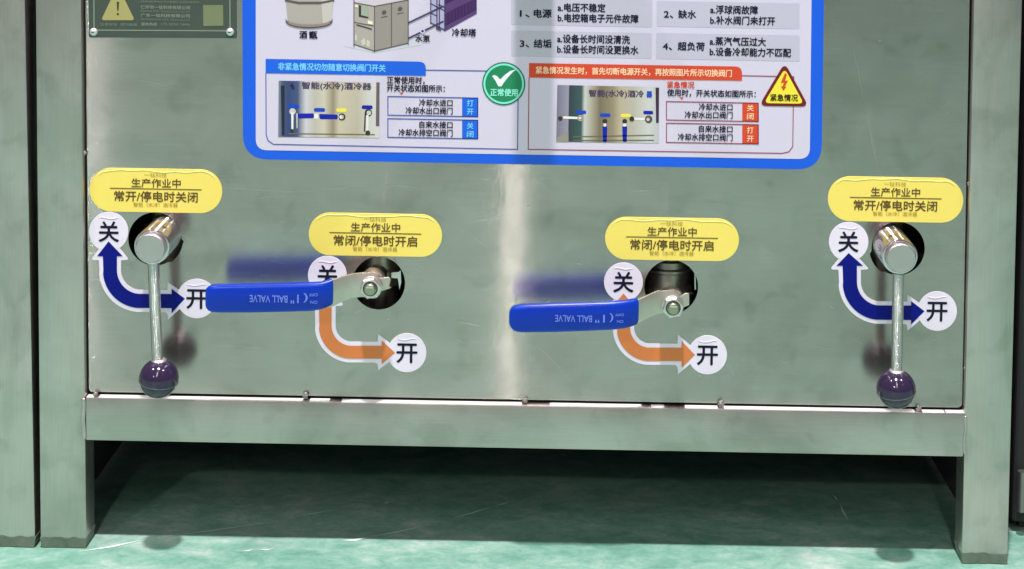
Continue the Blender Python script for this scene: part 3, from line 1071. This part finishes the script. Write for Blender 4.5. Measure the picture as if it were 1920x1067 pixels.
PIPE = ink(66, 56, 100)
line([(766, 42.5), (832, 11)], 3.0, PIPE, Y=Y4, name='drawing_pipe')
line([(766, 71.5), (832, 39.5)], 3.0, PIPE, Y=Y4, name='drawing_pipe')
flat('pump_symbol', [P2(circ(792.5, 58, 4.6, 20)), P2(circ(792.5, 58, 2.6, 20))], Y4 - 0.0002, 0.00005, ink(210, 212, 235), pos)
flat('pump_symbol', [P2(circ(792.5, 58, 2.6, 20))], Y4 - 0.0002, 0.00005, PIPE, pos)
LAT = ink(84, 70, 108)
shp('tower_lattice', [(807, -10), (834.5, -10), (834.5, 58.5), (807, 44)], ink(178, 174, 205), Y2)
for pts in ([(807.8, -10), (807.8, 44)], [(834, -10), (834, 58)], [(819.5, -10), (819.5, 51)], [(824, -10), (824, 53)], [(807, 6), (834, 20)], [(807, 23.5), (820, 30)], [(807, 42), (834, 56)], [(822, 8), (834, 14)]):
    line(pts, 2.2, LAT, Y=Y3, name='drawing_line')
shp('tower_body', [(834.5, -10), (894, -40), (894, 25.5), (834.5, 58.5)], ink(92, 62, 118), Y2)
shp('tower_shade', [(835, 25), (894, -4), (894, 18), (835, 48)], ink(66, 36, 88), Y3)
shp('tower_shade', [(835, -4), (894, -34), (894, -24), (835, 8)], ink(66, 36, 88), Y3)
for i in range(9):
    x = 838 + i * 6.2
    line([(x, 24 - (x - 835) * .49), (x, 46.5 - (x - 835) * .51)], 0.8, ink(86, 56, 108), Y=Y4, name='drawing_line')
shp('tower_foot', [(817, 51), (821, 50), (828, 55), (826, 58), (818, 55)], LAT, Y4)
text('printed_text', '水泵', 779, 806, 72.6, 13.5, M_INK, pos, Y4, 0.035)
text('printed_text', '冷却塔', 847.5, 892.5, 61.3, 15.5, M_INK, pos, Y4, 0.035)

# ------------------------------------------------------------------ name plate
npl = thing('warning_nameplate', 'dark green metal nameplate with a yellow warning triangle and two round screws', 'nameplate', at(305, 70))
YN = -0.0016
flat('plate', [roundpoly(P2([(165.5, -150), (167.5, 69.5), (443.5, 71.5), (442.5, -150)]), 0.001)], YN, 0.0016, M_PLATE, npl, bevel=0.0003)
line([(176, -150), (177.3, 56), (432, 57.5), (431, -150)], 1.9, M_PLATELINE, npl, YN - 0.0002, 'etched_border')
cx, cy = 222, 14
flat('warning_triangle', [roundpoly(P2([(221.5, -28), (190.5, 37.5), (253.5, 37.5)]), 0.0035)], YN - 0.0003, 0.0001, M_TAN, npl)
shp('exclamation_mark', [(219.7, 3), (224.2, 3), (223.2, 19.5), (220.8, 19.5)], ink(64, 62, 34), YN - 0.0005, npl)
flat('exclamation_dot', [P2(circ(222, 26, 2.1, 16))], YN - 0.0005, 0.00005, ink(64, 62, 34), npl)
M_PT = ink(142, 150, 132)
M_PT2 = ink(118, 128, 110)
for s, a_, b_, y, e, mm in (('仁怀市一钛科技有限公司', 264, 356, 14, 7.5, M_PT), ('RENHUAI YITAI TECHNOLOGY CO.,LTD', 264, 356, 21.3, 5, M_PT2),
                            ('广东一钛科技有限公司', 264, 356, 29.3, 7.5, M_PT), ('GUANGDONG YITAI TECH CO.,LTD', 264, 356, 36.6, 5, M_PT2),
                            ('服务热线', 265, 294, 45.5, 6.5, M_PT), ('175 8520 5846', 302, 356, 45.5, 6.5, M_PT2), ('MANUFACTURER ADDRESS', 264, 374, 3.5, 5, M_PT2),
                            ('注意安全  请勿触摸', 188, 257, 46, 6, M_PT2)):
    text('engraved_text', s, a_, b_, y, e, mm, npl, YN - 0.0004, 0.01)
shp('khaki_patch', [(381.5, 9), (419, 9), (419.5, 48), (382, 48.5)], M_KHAKI, YN - 0.0003, npl, r=1.5)
for x, y in ((175.5, 60), (431.5, 60)):
    c = at(x, y, -0.002)
    prof = [(0.0005, 0.0042)] + [(-0.0028 * math.sin(rad(t)), 0.0042 * math.cos(rad(t))) for t in range(0, 86, 12)]
    s_ = smooth(link('screw', lathe(prof, c, 'Y', 28), mat('screw_head', (0.80, 0.80, 0.82, 1), 0.35, 0.6), npl), 60)
    link('slot', box(c.x - 0.0016, c.x + 0.0016, c.y - 0.0031, c.y - 0.0024, c.z - 0.0005, c.z + 0.0005), ink(50, 48, 52), s_)


# ------------------------------------------------------------------ yellow pill stickers
def pill(cx, cy, w, h, second, label, seed):
    t = thing('valve_label', label, 'sticker', at(cx, cy), 'yellow pill shaped labels above the valves')
    Y = -0.0008
    d = 0.0176

    def Rr(x, y):   # offset in sticker axes -> pixel, following the level of the cabinet
        return (cx + x + y * -0.010, cy + y + x * d)
    r_ = h / 2
    hw = w / 2 - r_
    lp = [Rr(hw + r_ * math.cos(rad(a)), r_ * math.sin(rad(a))) for a in range(-90, 91, 9)] + [Rr(-hw + r_ * math.cos(rad(a)), r_ * math.sin(rad(a))) for a in range(90, 271, 9)]
    flat('sticker', [P2(lp)], Y, 0.0007, M_YELLOW, t, bevel=0.00025)
    # loose laminate film along the upper edge, slightly rippled
    pts = []
    for i in range(49):
        u = -1 + 2 * i / 48
        yy = -r_ + 5.2 + 1.5 * math.sin(u * 5 + seed) + 0.8 * math.sin(u * 13 + seed * 2)
        x = u * (hw + r_ * 0.66)
        if abs(x) > hw:
            yy = max(yy, -math.sqrt(max(0, (r_ - 4) ** 2 - (abs(x) - hw) ** 2)))
        pts.append(at(*Rr(x, yy), Y=Y - 0.0001))
    smooth(link('lifted_film', rope(pts, 0.00045, 8, 0.8), M_YELLOW2, t), 80)
    q = lambda x, y: Rr(x, y)
    yt = Y - 0.0003
    text('printed_text', '一钛科技', q(-22, -29)[0], q(20, -29)[0], q(0, -28.5)[1], 9.5, M_BROWN2, t, yt, 0.0)
    text('printed_text', '生产作业中', q(-46, -13)[0], q(46, -13)[0], q(0, -13.3)[1], 18, M_BROWN, t, yt, 0.018)
    line([Rr(-86, -3), Rr(86, -3)], 1.5, M_BROWN, t, yt)
    text('printed_text', second, q(-78, 12)[0], q(78, 12)[0], q(0, 12)[1], 21, M_BROWN, t, yt, 0.020)
    text('printed_text', '智能（水冷）酒冷器', q(-42, 27)[0], q(41, 27)[0], q(0, 27.3)[1], 9, M_BROWN2, t, yt, 0.005)
    return t


pill(292.5, 357, 249, 82, '常开/停电时关闭', 'yellow pill label above the knobbed handle at the left, its second line ending in close', 0.3)
pill(704, 440, 250, 80, '常闭/停电时开启', 'lower yellow pill label above the blue lever left of the centre', 2.1)
pill(1260, 448, 251, 80, '常闭/停电时开启', 'lower yellow pill label above the blue lever right of the centre', 4.0)
pill(1679, 374, 254, 84, '常开/停电时关闭', 'yellow pill label above the knobbed handle at the right, beside the frame post', 5.2)


# ------------------------------------------------------------------ arrow stickers (off circle, bent arrow, on circle)
def arrow_sticker(c1, c2, r, vx, hy, w, hd1, hd2, col, label, group, R=58, mm=M_NAVY):
    """hd1 = (tip y, base y, half width), hd2 = (tip x, base x, half width)"""
    o = thing('arrow_sticker', label, 'sticker', at((c1[0] + c2[0]) / 2, (c1[1] + c2[1]) / 2), group)
    Y = -0.0006
    hw = w / 2

    def shape(e):
        # arrow outline grown by e pixels
        wv = hw + e
        t1, b1, h1 = hd1
        t2, b2, h2 = hd2
        dx, dy = -(vx - c1[0]), 0
        lean = (0.009 * (hy - b1))
        xt = c1[0]
        top = [(xt, t1 - e * 1.5), (vx - h1 - e * 1.6, b1 + e * .9), (vx - wv, b1 + e)]
        left = [(vx - wv + 1.0, hy - R)]
        cxx, cyy = vx + R, hy - R
        o_arc = [(cxx - (R + wv) * math.cos(rad(a)), cyy + (R + wv) * math.sin(rad(a))) for a in range(6, 90, 6)]
        bot = [(b2 - e, hy + wv), (b2 - e * .9, hy + h2 + e * 1.6), (t2 + e * 1.5, c2[1]), (b2 - e * .9, hy - h2 - e * 1.6), (b2 - e, hy - wv)]
        i_arc = [(cxx - (R - wv) * math.cos(rad(a)), cyy + (R - wv) * math.sin(rad(a))) for a in range(84, 0, -6)]
        right = [(vx + wv, hy - R)]
        end = [(vx + wv, b1 + e), (vx + h1 + e * 1.6, b1 + e * .9)]
        return top + left + o_arc + bot + i_arc + right + end
    k = sc(vx, hy)
    s0 = shape(7.5)
    rr = [0.0] * len(s0)
    back = roundpoly(P2(s0), [0.0035 * (1 if i in (1, len(s0) - 1) else 0) + (0.0045 if 17 <= i <= 21 and i in (18, 20) else 0) for i in range(len(s0))])
    flat('backing', [back], Y, 0.0004, M_WHITE, o)
    flat('off_disc', [P2(circ(c1[0], c1[1], r, 56))], Y - 0.00022, 0.0006, M_WHITE, o, bevel=0.0002)
    flat('on_disc', [P2(circ(c2[0], c2[1], r, 56))], Y - 0.00022, 0.0006, M_WHITE, o, bevel=0.0002)
    flat('arrow', [P2(shape(0))], Y - 0.0004, 0.00005, col, o)
    text('off_mark', '关', c1[0] - 18.5, c1[0] + 18.5, c1[1] + 1, 42, M_INK, o, Y - 0.0005, 0.022)
    text('on_mark', '开', c2[0] - 19, c2[0] + 19, c2[1] + 0.5, 42, M_INK, o, Y - 0.0005, 0.022)
    # small crease where the film did not lie flat
    for cc, sd in ((c1, 1), (c2, 2)):
        pts = [at(cc[0] + x, cc[1] - r * .70 + 2.0 * math.sin(x * .18 + sd) + abs(x) * .10, Y - 0.0005) for x in range(-18, 19, 3)]
        smooth(link('crease', rope(pts, 0.00035, 8, 0.7), M_WHITE, o), 80)
    return o


gb, go = 'blue arrow stickers beside the knobbed handles', 'orange arrow stickers beside the blue levers'
arrow_sticker((204, 434), (369, 559.5), 37, 206.5, 564, 26.5, (452, 480, 24), (347, 322, 23), M_NAVY, 'white and blue bent arrow sticker behind the left knobbed handle', gb)
arrow_sticker((614, 516), (763, 661), 36.5, 610, 660, 24, (540, 566, 23), (741, 716, 22), M_ORANGE, 'white and orange bent arrow sticker under the blue lever left of the centre', go, R=50)
arrow_sticker((1169, 528.5), (1326.5, 665), 36.5, 1169, 664, 25, (550, 576, 23), (1303, 1278, 25), M_ORANGE, 'white and orange bent arrow sticker under the blue lever right of the centre', go, R=50)
arrow_sticker((1591, 453), (1757, 583), 37, 1593, 586, 27, (474, 498, 25), (1733, 1708, 22), M_NAVY, 'white and blue bent arrow sticker behind the right knobbed handle', gb)


# ------------------------------------------------------------------ valve bodies in the holes and knobbed handles
def fastener_hex(c, r, y0, y1, n=6, rot=0.0, chamfer=0.0006):
    bm = bmesh.new()
    rings = []
    for y, k in ((y0 - 0, r - chamfer * 1.3), (y0 + chamfer, r), (y1, r)):
        rings.append([bm.verts.new((c[0] + k * math.cos(2 * math.pi * i / n + rot), y, c[1] + k * math.sin(2 * math.pi * i / n + rot))) for i in range(n)])
    for a_, b_ in zip(rings, rings[1:]):
        for i in range(n):
            bm.faces.new((a_[i], a_[(i + 1) % n], b_[(i + 1) % n], b_[i]))
    bm.faces.new(rings[0])
    bm.faces.new(rings[-1])
    bmesh.ops.recalc_face_normals(bm, faces=bm.faces)
    return bm_mesh(bm)


def knob_handle(face, rod_top, rod_bot, ball, label, side):
    YD = -0.056
    c = at(*face, Y=YD)
    o = thing('knobbed_handle', label, 'handle', (c.x, 0, c.z), 'knobbed steel handles of the outer valves')
    # sleeve through the hole
    smooth(link('sleeve', lathe([(0.030, 0.0185), (-0.0475, 0.0185), (-0.0492, 0.0178), (-0.0495, 0.0165), (-0.0480, 0.0162), (-0.0480, 0.004)], (c.x, 0, c.z), 'Y', 64), M_SLEEVE, o), 30)
    smooth(link('end_disc', lathe([(-0.0475, 0.0150), (-0.0552, 0.0150), (-0.0562, 0.0142), (-0.0562, 0.0004)], (c.x, 0, c.z), 'Y', 64), M_DISC, o), 30)
    # small grub screw on the upper flank
    a = rad(62 if side > 0 else 110)
    gp = Vector((c.x + 0.0182 * math.cos(a), -0.033, c.z + 0.0182 * math.sin(a)))
    gd = Vector((math.cos(a), 0, math.sin(a)))
    link('grub_screw', tube(gp - gd * 0.002, gp + gd * 0.0007, 0.0024, 16), mat('grub_dark', (0.12, 0.05, 0.05, 1), 0.4, 0.6), o)
    YR = -0.043
    p0, p1 = at(*rod_top, Y=YR), at(*rod_bot, Y=YR)
    smooth(link('rod', tube(p0, p1, 0.0060, 28, 0.0056), M_ROD, o), 50)
    b = at(*ball, Y=YR)
    R = 0.0202
    d = (p1 - p0).normalized()
    bm = bmesh.new()
    bmesh.ops.create_uvsphere(bm, u_segments=56, v_segments=36, radius=R)
    up_, dn = bm, None
    me = bm_mesh(bm)
    q = Vector((0, 0, -1)).rotation_difference(d)
    tl_ = Matrix.Rotation(rad(7 * side), 4, 'Y') @ Matrix.Rotation(rad(5), 4, 'X')
    me.transform(Matrix.Translation(b) @ tl_)
    kb_ = smooth(link('ball_knob', me, M_KNOB, o), 60)
    sm = lathe([(-0.0006, R * 0.99), (-0.0003, R * 1.012), (0.0003, R * 1.012), (0.0006, R * 0.99)], (0, 0, 0), 'Z', 56, False)
    sm.transform(Matrix.Translation(b) @ tl_ @ Matrix.Translation((0, 0, -0.0030)) @ Matrix.Diagonal((.989, .989, 1, 1)))
    smooth(link('mould_seam', sm, mat('seam_plastic', (0.10, 0.12, 0.14, 1), 0.22), kb_), 60)
    cl = lathe([(0.0165, 0.0085), (0.0192, 0.0078), (0.0205, 0.0060)], b, 'Z', 28)
    smooth(link('ferrule', cl, M_CHROME, o), 40)
    return o


def valve_body(cx, cy, label, big):
    c = at(cx, cy)
    v = thing('ball_valve_body', label, 'valve', (c.x, 0.05, c.z), 'ball valve bodies inside the round holes')
    # threaded pipe body standing upright behind the sheet
    y = 0.050
    z0 = -0.075
    prof = [(z0, 0.019), (-0.030, 0.019), (-0.028, 0.026), (-0.012, 0.026), (-0.009, 0.0235), (0.006, 0.0235), (0.008, 0.0262), (0.0105, 0.0262), (0.0125, 0.024), (0.019, 0.024), (0.021, 0.0205), (0.075, 0.0205)]
    smooth(link('body', lathe(prof, (c.x, y, c.z + (0.004 if big else 0.010)), 'Z', 48), M_VALVE, v), 30)
    smooth(link('stem_boss', lathe([(0.035, 0.0105), (0.014, 0.0100), (0.012, 0.0095), (0.004, 0.0090), (0.002, 0.0085), (-0.012, 0.0085)], (c.x, 0, c.z - (0.012 if big else 0.004)), 'Y', 40), M_LEVER, v), 30)
    return v


valve_body(305, 446, 'dull valve body glimpsed in the round hole behind the left knobbed handle', 0)
valve_body(703, 521, 'dark valve body inside the round hole behind the nut of the left blue lever', 0)
valve_body(1258, 548, 'ribbed valve body inside the round hole behind the nut of the right blue lever', 1)
valve_body(1668, 466, 'dull valve body glimpsed in the round hole behind the right knobbed handle', 0)
knob_handle((281.5, 466.5), (287.5, 492), (296, 690), (298, 709), 'knobbed steel handle at the left, hanging in front of the blue arrow sticker', 1)
knob_handle((1690, 485), (1684.5, 512), (1681, 705), (1680, 729), 'knobbed steel handle at the right, beside the frame post', -1)


# ------------------------------------------------------------------ blue lever handles
def loft_super(st, n=28, e=3.2):
    """st: (centre, half height, half thickness) stations along the grip"""
    bm = bmesh.new()
    rings = []
    N = len(st)
    for k, (c, hh, ht) in enumerate(st):
        ring = []
        d = (st[min(k + 1, N - 1)][0] - st[max(k - 1, 0)][0]).normalized()
        zz = Vector((0, 0, 1))
        out = d.cross(zz).normalized()
        for i in range(n):
            a = 2 * math.pi * i / n
            ca, sa = math.cos(a), math.sin(a)
            u = math.copysign(abs(ca) ** (2 / e), ca)
            w = math.copysign(abs(sa) ** (2 / e), sa)
            ring.append(bm.verts.new(c + zz * (w * hh) + out * (u * ht)))
        rings.append(ring)
    for a, b in zip(rings, rings[1:]):
        for i in range(n):
            bm.faces.new((a[i], a[(i + 1) % n], b[(i + 1) % n], b[i]))
    bm.faces.new(rings[0])
    bm.faces.new(rings[-1])
    bmesh.ops.recalc_face_normals(bm, faces=bm.faces)
    return bm_mesh(bm)


def sheet_strip(st, th):
    """bent sheet from stations (top point, bottom point)"""
    bm = bmesh.new()
    F_, B_ = [], []
    N = len(st)
    for k, (t, b) in enumerate(st):
        m_ = (t + b) / 2
        d = ((st[min(k + 1, N - 1)][0] + st[min(k + 1, N - 1)][1]) - (st[max(k - 1, 0)][0] + st[max(k - 1, 0)][1])).normalized()
        nn = d.cross(Vector((0, 0, 1))).normalized() * th
        F_.append((bm.verts.new(t), bm.verts.new(b)))
        B_.append((bm.verts.new(t - nn), bm.verts.new(b - nn)))
    for k in range(N - 1):
        bm.faces.new((F_[k][0], F_[k + 1][0], F_[k + 1][1], F_[k][1]))
        bm.faces.new((B_[k][0], B_[k][1], B_[k + 1][1], B_[k + 1][0]))
        bm.faces.new((F_[k][0], B_[k][0], B_[k + 1][0], F_[k + 1][0]))
        bm.faces.new((F_[k][1], F_[k + 1][1], B_[k + 1][1], B_[k][1]))
    bm.faces.new((F_[0][0], F_[0][1], B_[0][1], B_[0][0]))
    bm.faces.new((F_[-1][0], B_[-1][0], B_[-1][1], F_[-1][1]))
    bmesh.ops.recalc_face_normals(bm, faces=bm.faces)
    bmesh.ops.bevel(bm, geom=[e_ for e_ in bm.edges if e_.calc_face_angle(0) > 0.9], offset=0.0005, segments=2, profile=0.5, affect='EDGES')
    return bm_mesh(bm)


def blue_lever(grip, metal, nut, stem_r, txt, label, hole, tab, bracket):
    YG = -0.050
    c = at(*nut, Y=-0.03)
    o = thing('blue_lever_handle', label, 'lever', (c.x, -0.03, c.z), 'blue lever handles of the inner valves')
    st = []
    for x, yt, yb, Y, ht in grip:
        a, b = at(x, yt, Y), at(x, yb, Y)
        cc = (a + b) / 2
        st.append((Vector((cc.x, Y, cc.z)), (a.z - b.z) / 2, ht))
    g_ = smooth(link('grip', loft_super(st), M_GRIP, o), 50)
    ms = []
    for x, yt, yb, Y in metal:
        ms.append((at(x, yt, Y), at(x, yb, Y)))
    smooth(link('lever_arm', sheet_strip(ms, 0.0028), M_LEVER, o), 30)
    # moulded lettering, upside down as fitted
    for s, xl, xr, yc, em, bold in txt:
        text('moulded_lettering', s, xl, xr, yc, em, M_GRIPTXT, g_, YG - 0.0057, bold, flip=True, thick=0.0002)
    # nut, washer and stem
    n0 = at(*nut, Y=-0.041)
    smooth(link('washer', lathe([(-0.0345, 0.0112), (-0.0362, 0.0112), (-0.0366, 0.0104)], (n0.x, 0, n0.z), 'Y', 40), M_NUT, o), 30)
    link('nut', fastener_hex((n0.x, n0.z), 0.0112, -0.0425, -0.0362, 6, rad(12)), M_NUT, o)
    st_ = smooth(link('stem', lathe([(0.004, stem_r), (-0.0455, stem_r), (-0.0470, stem_r * 0.82), (-0.0470, 0.0003)], (n0.x, 0, n0.z), 'Y', 28), M_STEM, o), 30)
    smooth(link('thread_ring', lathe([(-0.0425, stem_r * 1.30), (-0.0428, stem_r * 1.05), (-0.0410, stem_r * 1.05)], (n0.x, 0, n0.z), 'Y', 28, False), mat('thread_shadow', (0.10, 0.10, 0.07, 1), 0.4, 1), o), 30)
    smooth(link('gland', lathe([(-0.0335, 0.0098), (-0.024, 0.0104), (-0.024, 0.0125), (-0.014, 0.0125)], (n0.x, 0, n0.z + 0.002), 'Y', 32), M_NUT, o), 30)
    # stop tab folded at the end of the arm
    flat('stop_tab', [P2(tab, -0.030)], -0.032, 0.0028, M_LEVER, o, bevel=0.0004)
    br_ = flat('stop_bracket', [P2(bracket, 0.008)], 0.008, 0.0025, M_NUT, o)
    # slot in the stem face
    link('stem_flat', box(n0.x - stem_r * .62, n0.x + stem_r * .62, -0.0474, -0.0469, n0.z + stem_r * .34, n0.z + stem_r * .62), M_NUT, st_)
    return o


G = 0.0052
blue_lever(
    [(385.5, 545, 573, -.050, .0010), (387, 540, 577, -.050, .003), (391, 536.5, 581.5, -.050, .0045), (398, 533.5, 584.5, -.050, G), (410, 532.5, 585.5, -.050, G), (470, 531.5, 585.5, -.050, G), (540, 530, 584, -.050, G), (585, 529, 582.5, -.050, G), (603, 528, 579.5, -.0490, G), (614, 525, 575, -.0475, .0050), (621, 522, 571.5, -.0460, .0046), (622.8, 524, 569.5, -.0455, .0034)],
    [(606, 529, 577, -.0470), (622, 526, 576, -.0450), (642, 519, 566, -.0390), (660, 513.5, 559, -.0360), (680, 511.5, 557, -.0350), (698, 511.5, 560, -.0350), (706, 516, 559, -.0350), (713, 525, 551, -.0350)],
    (694.5, 541), 0.0060,
    [('BALL VALVE', 468, 539, 561, 19, 0.005), ('1"', 545, 560, 561, 23, 0.005), ('(', 569, 577, 561, 19, 0.01), ('ON', 582, 595, 567, 8, 0.0), ('OFF', 580, 596, 553, 8, 0.0)],
    'blue lever handle left of the centre, its tip over a round white sticker disc', (710, 531),
    [(708, 521), (729, 519), (733, 523), (730, 536), (734, 539), (722, 543), (710, 546)],
    [(734, 511.5), (747, 510), (751.5, 507), (752, 530), (749, 543), (746, 522), (734, 521)])
blue_lever(
    [(954.5, 586, 606, -.050, .0010), (956.5, 580, 612, -.050, .003), (962, 574, 618, -.050, .0045), (968, 571.5, 621, -.050, G), (980, 570, 622.5, -.050, G), (1040, 568, 622, -.050, G), (1110, 566, 619.5, -.050, G), (1150, 564.5, 617.5, -.050, G), (1172, 562.5, 615, -.0490, G), (1184, 560.5, 611.5, -.0475, .0050), (1193, 559, 607.5, -.0460, .0046), (1195, 561, 605, -.0455, .0034)],
    [(1178, 566, 612, -.0470), (1195, 563, 607, -.0450), (1215, 554, 597, -.0390), (1232, 546, 589, -.0360), (1250, 545, 587, -.0350), (1264, 545, 586, -.0350), (1272, 551, 588, -.0350), (1279, 563, 583, -.0350)],
    (1262, 577), 0.0060,
    [('BALL VALVE', 1041, 1110, 598, 18, 0.003), ('1"', 1116, 1134, 598, 21, 0.003), ('(', 1143, 1150, 598, 18, 0.005), ('ON', 1157, 1169, 603, 7, 0.0), ('OFF', 1154, 1170, 590.5, 7, 0.0)],
    'blue lever handle right of the centre, over the orange arrow sticker', (1259, 538),
    [(1274, 556), (1284, 549), (1292, 549), (1292, 571), (1283, 575), (1275, 578)],
    [(1302, 514), (1304, 514), (1305, 543), (1302.5, 543)])
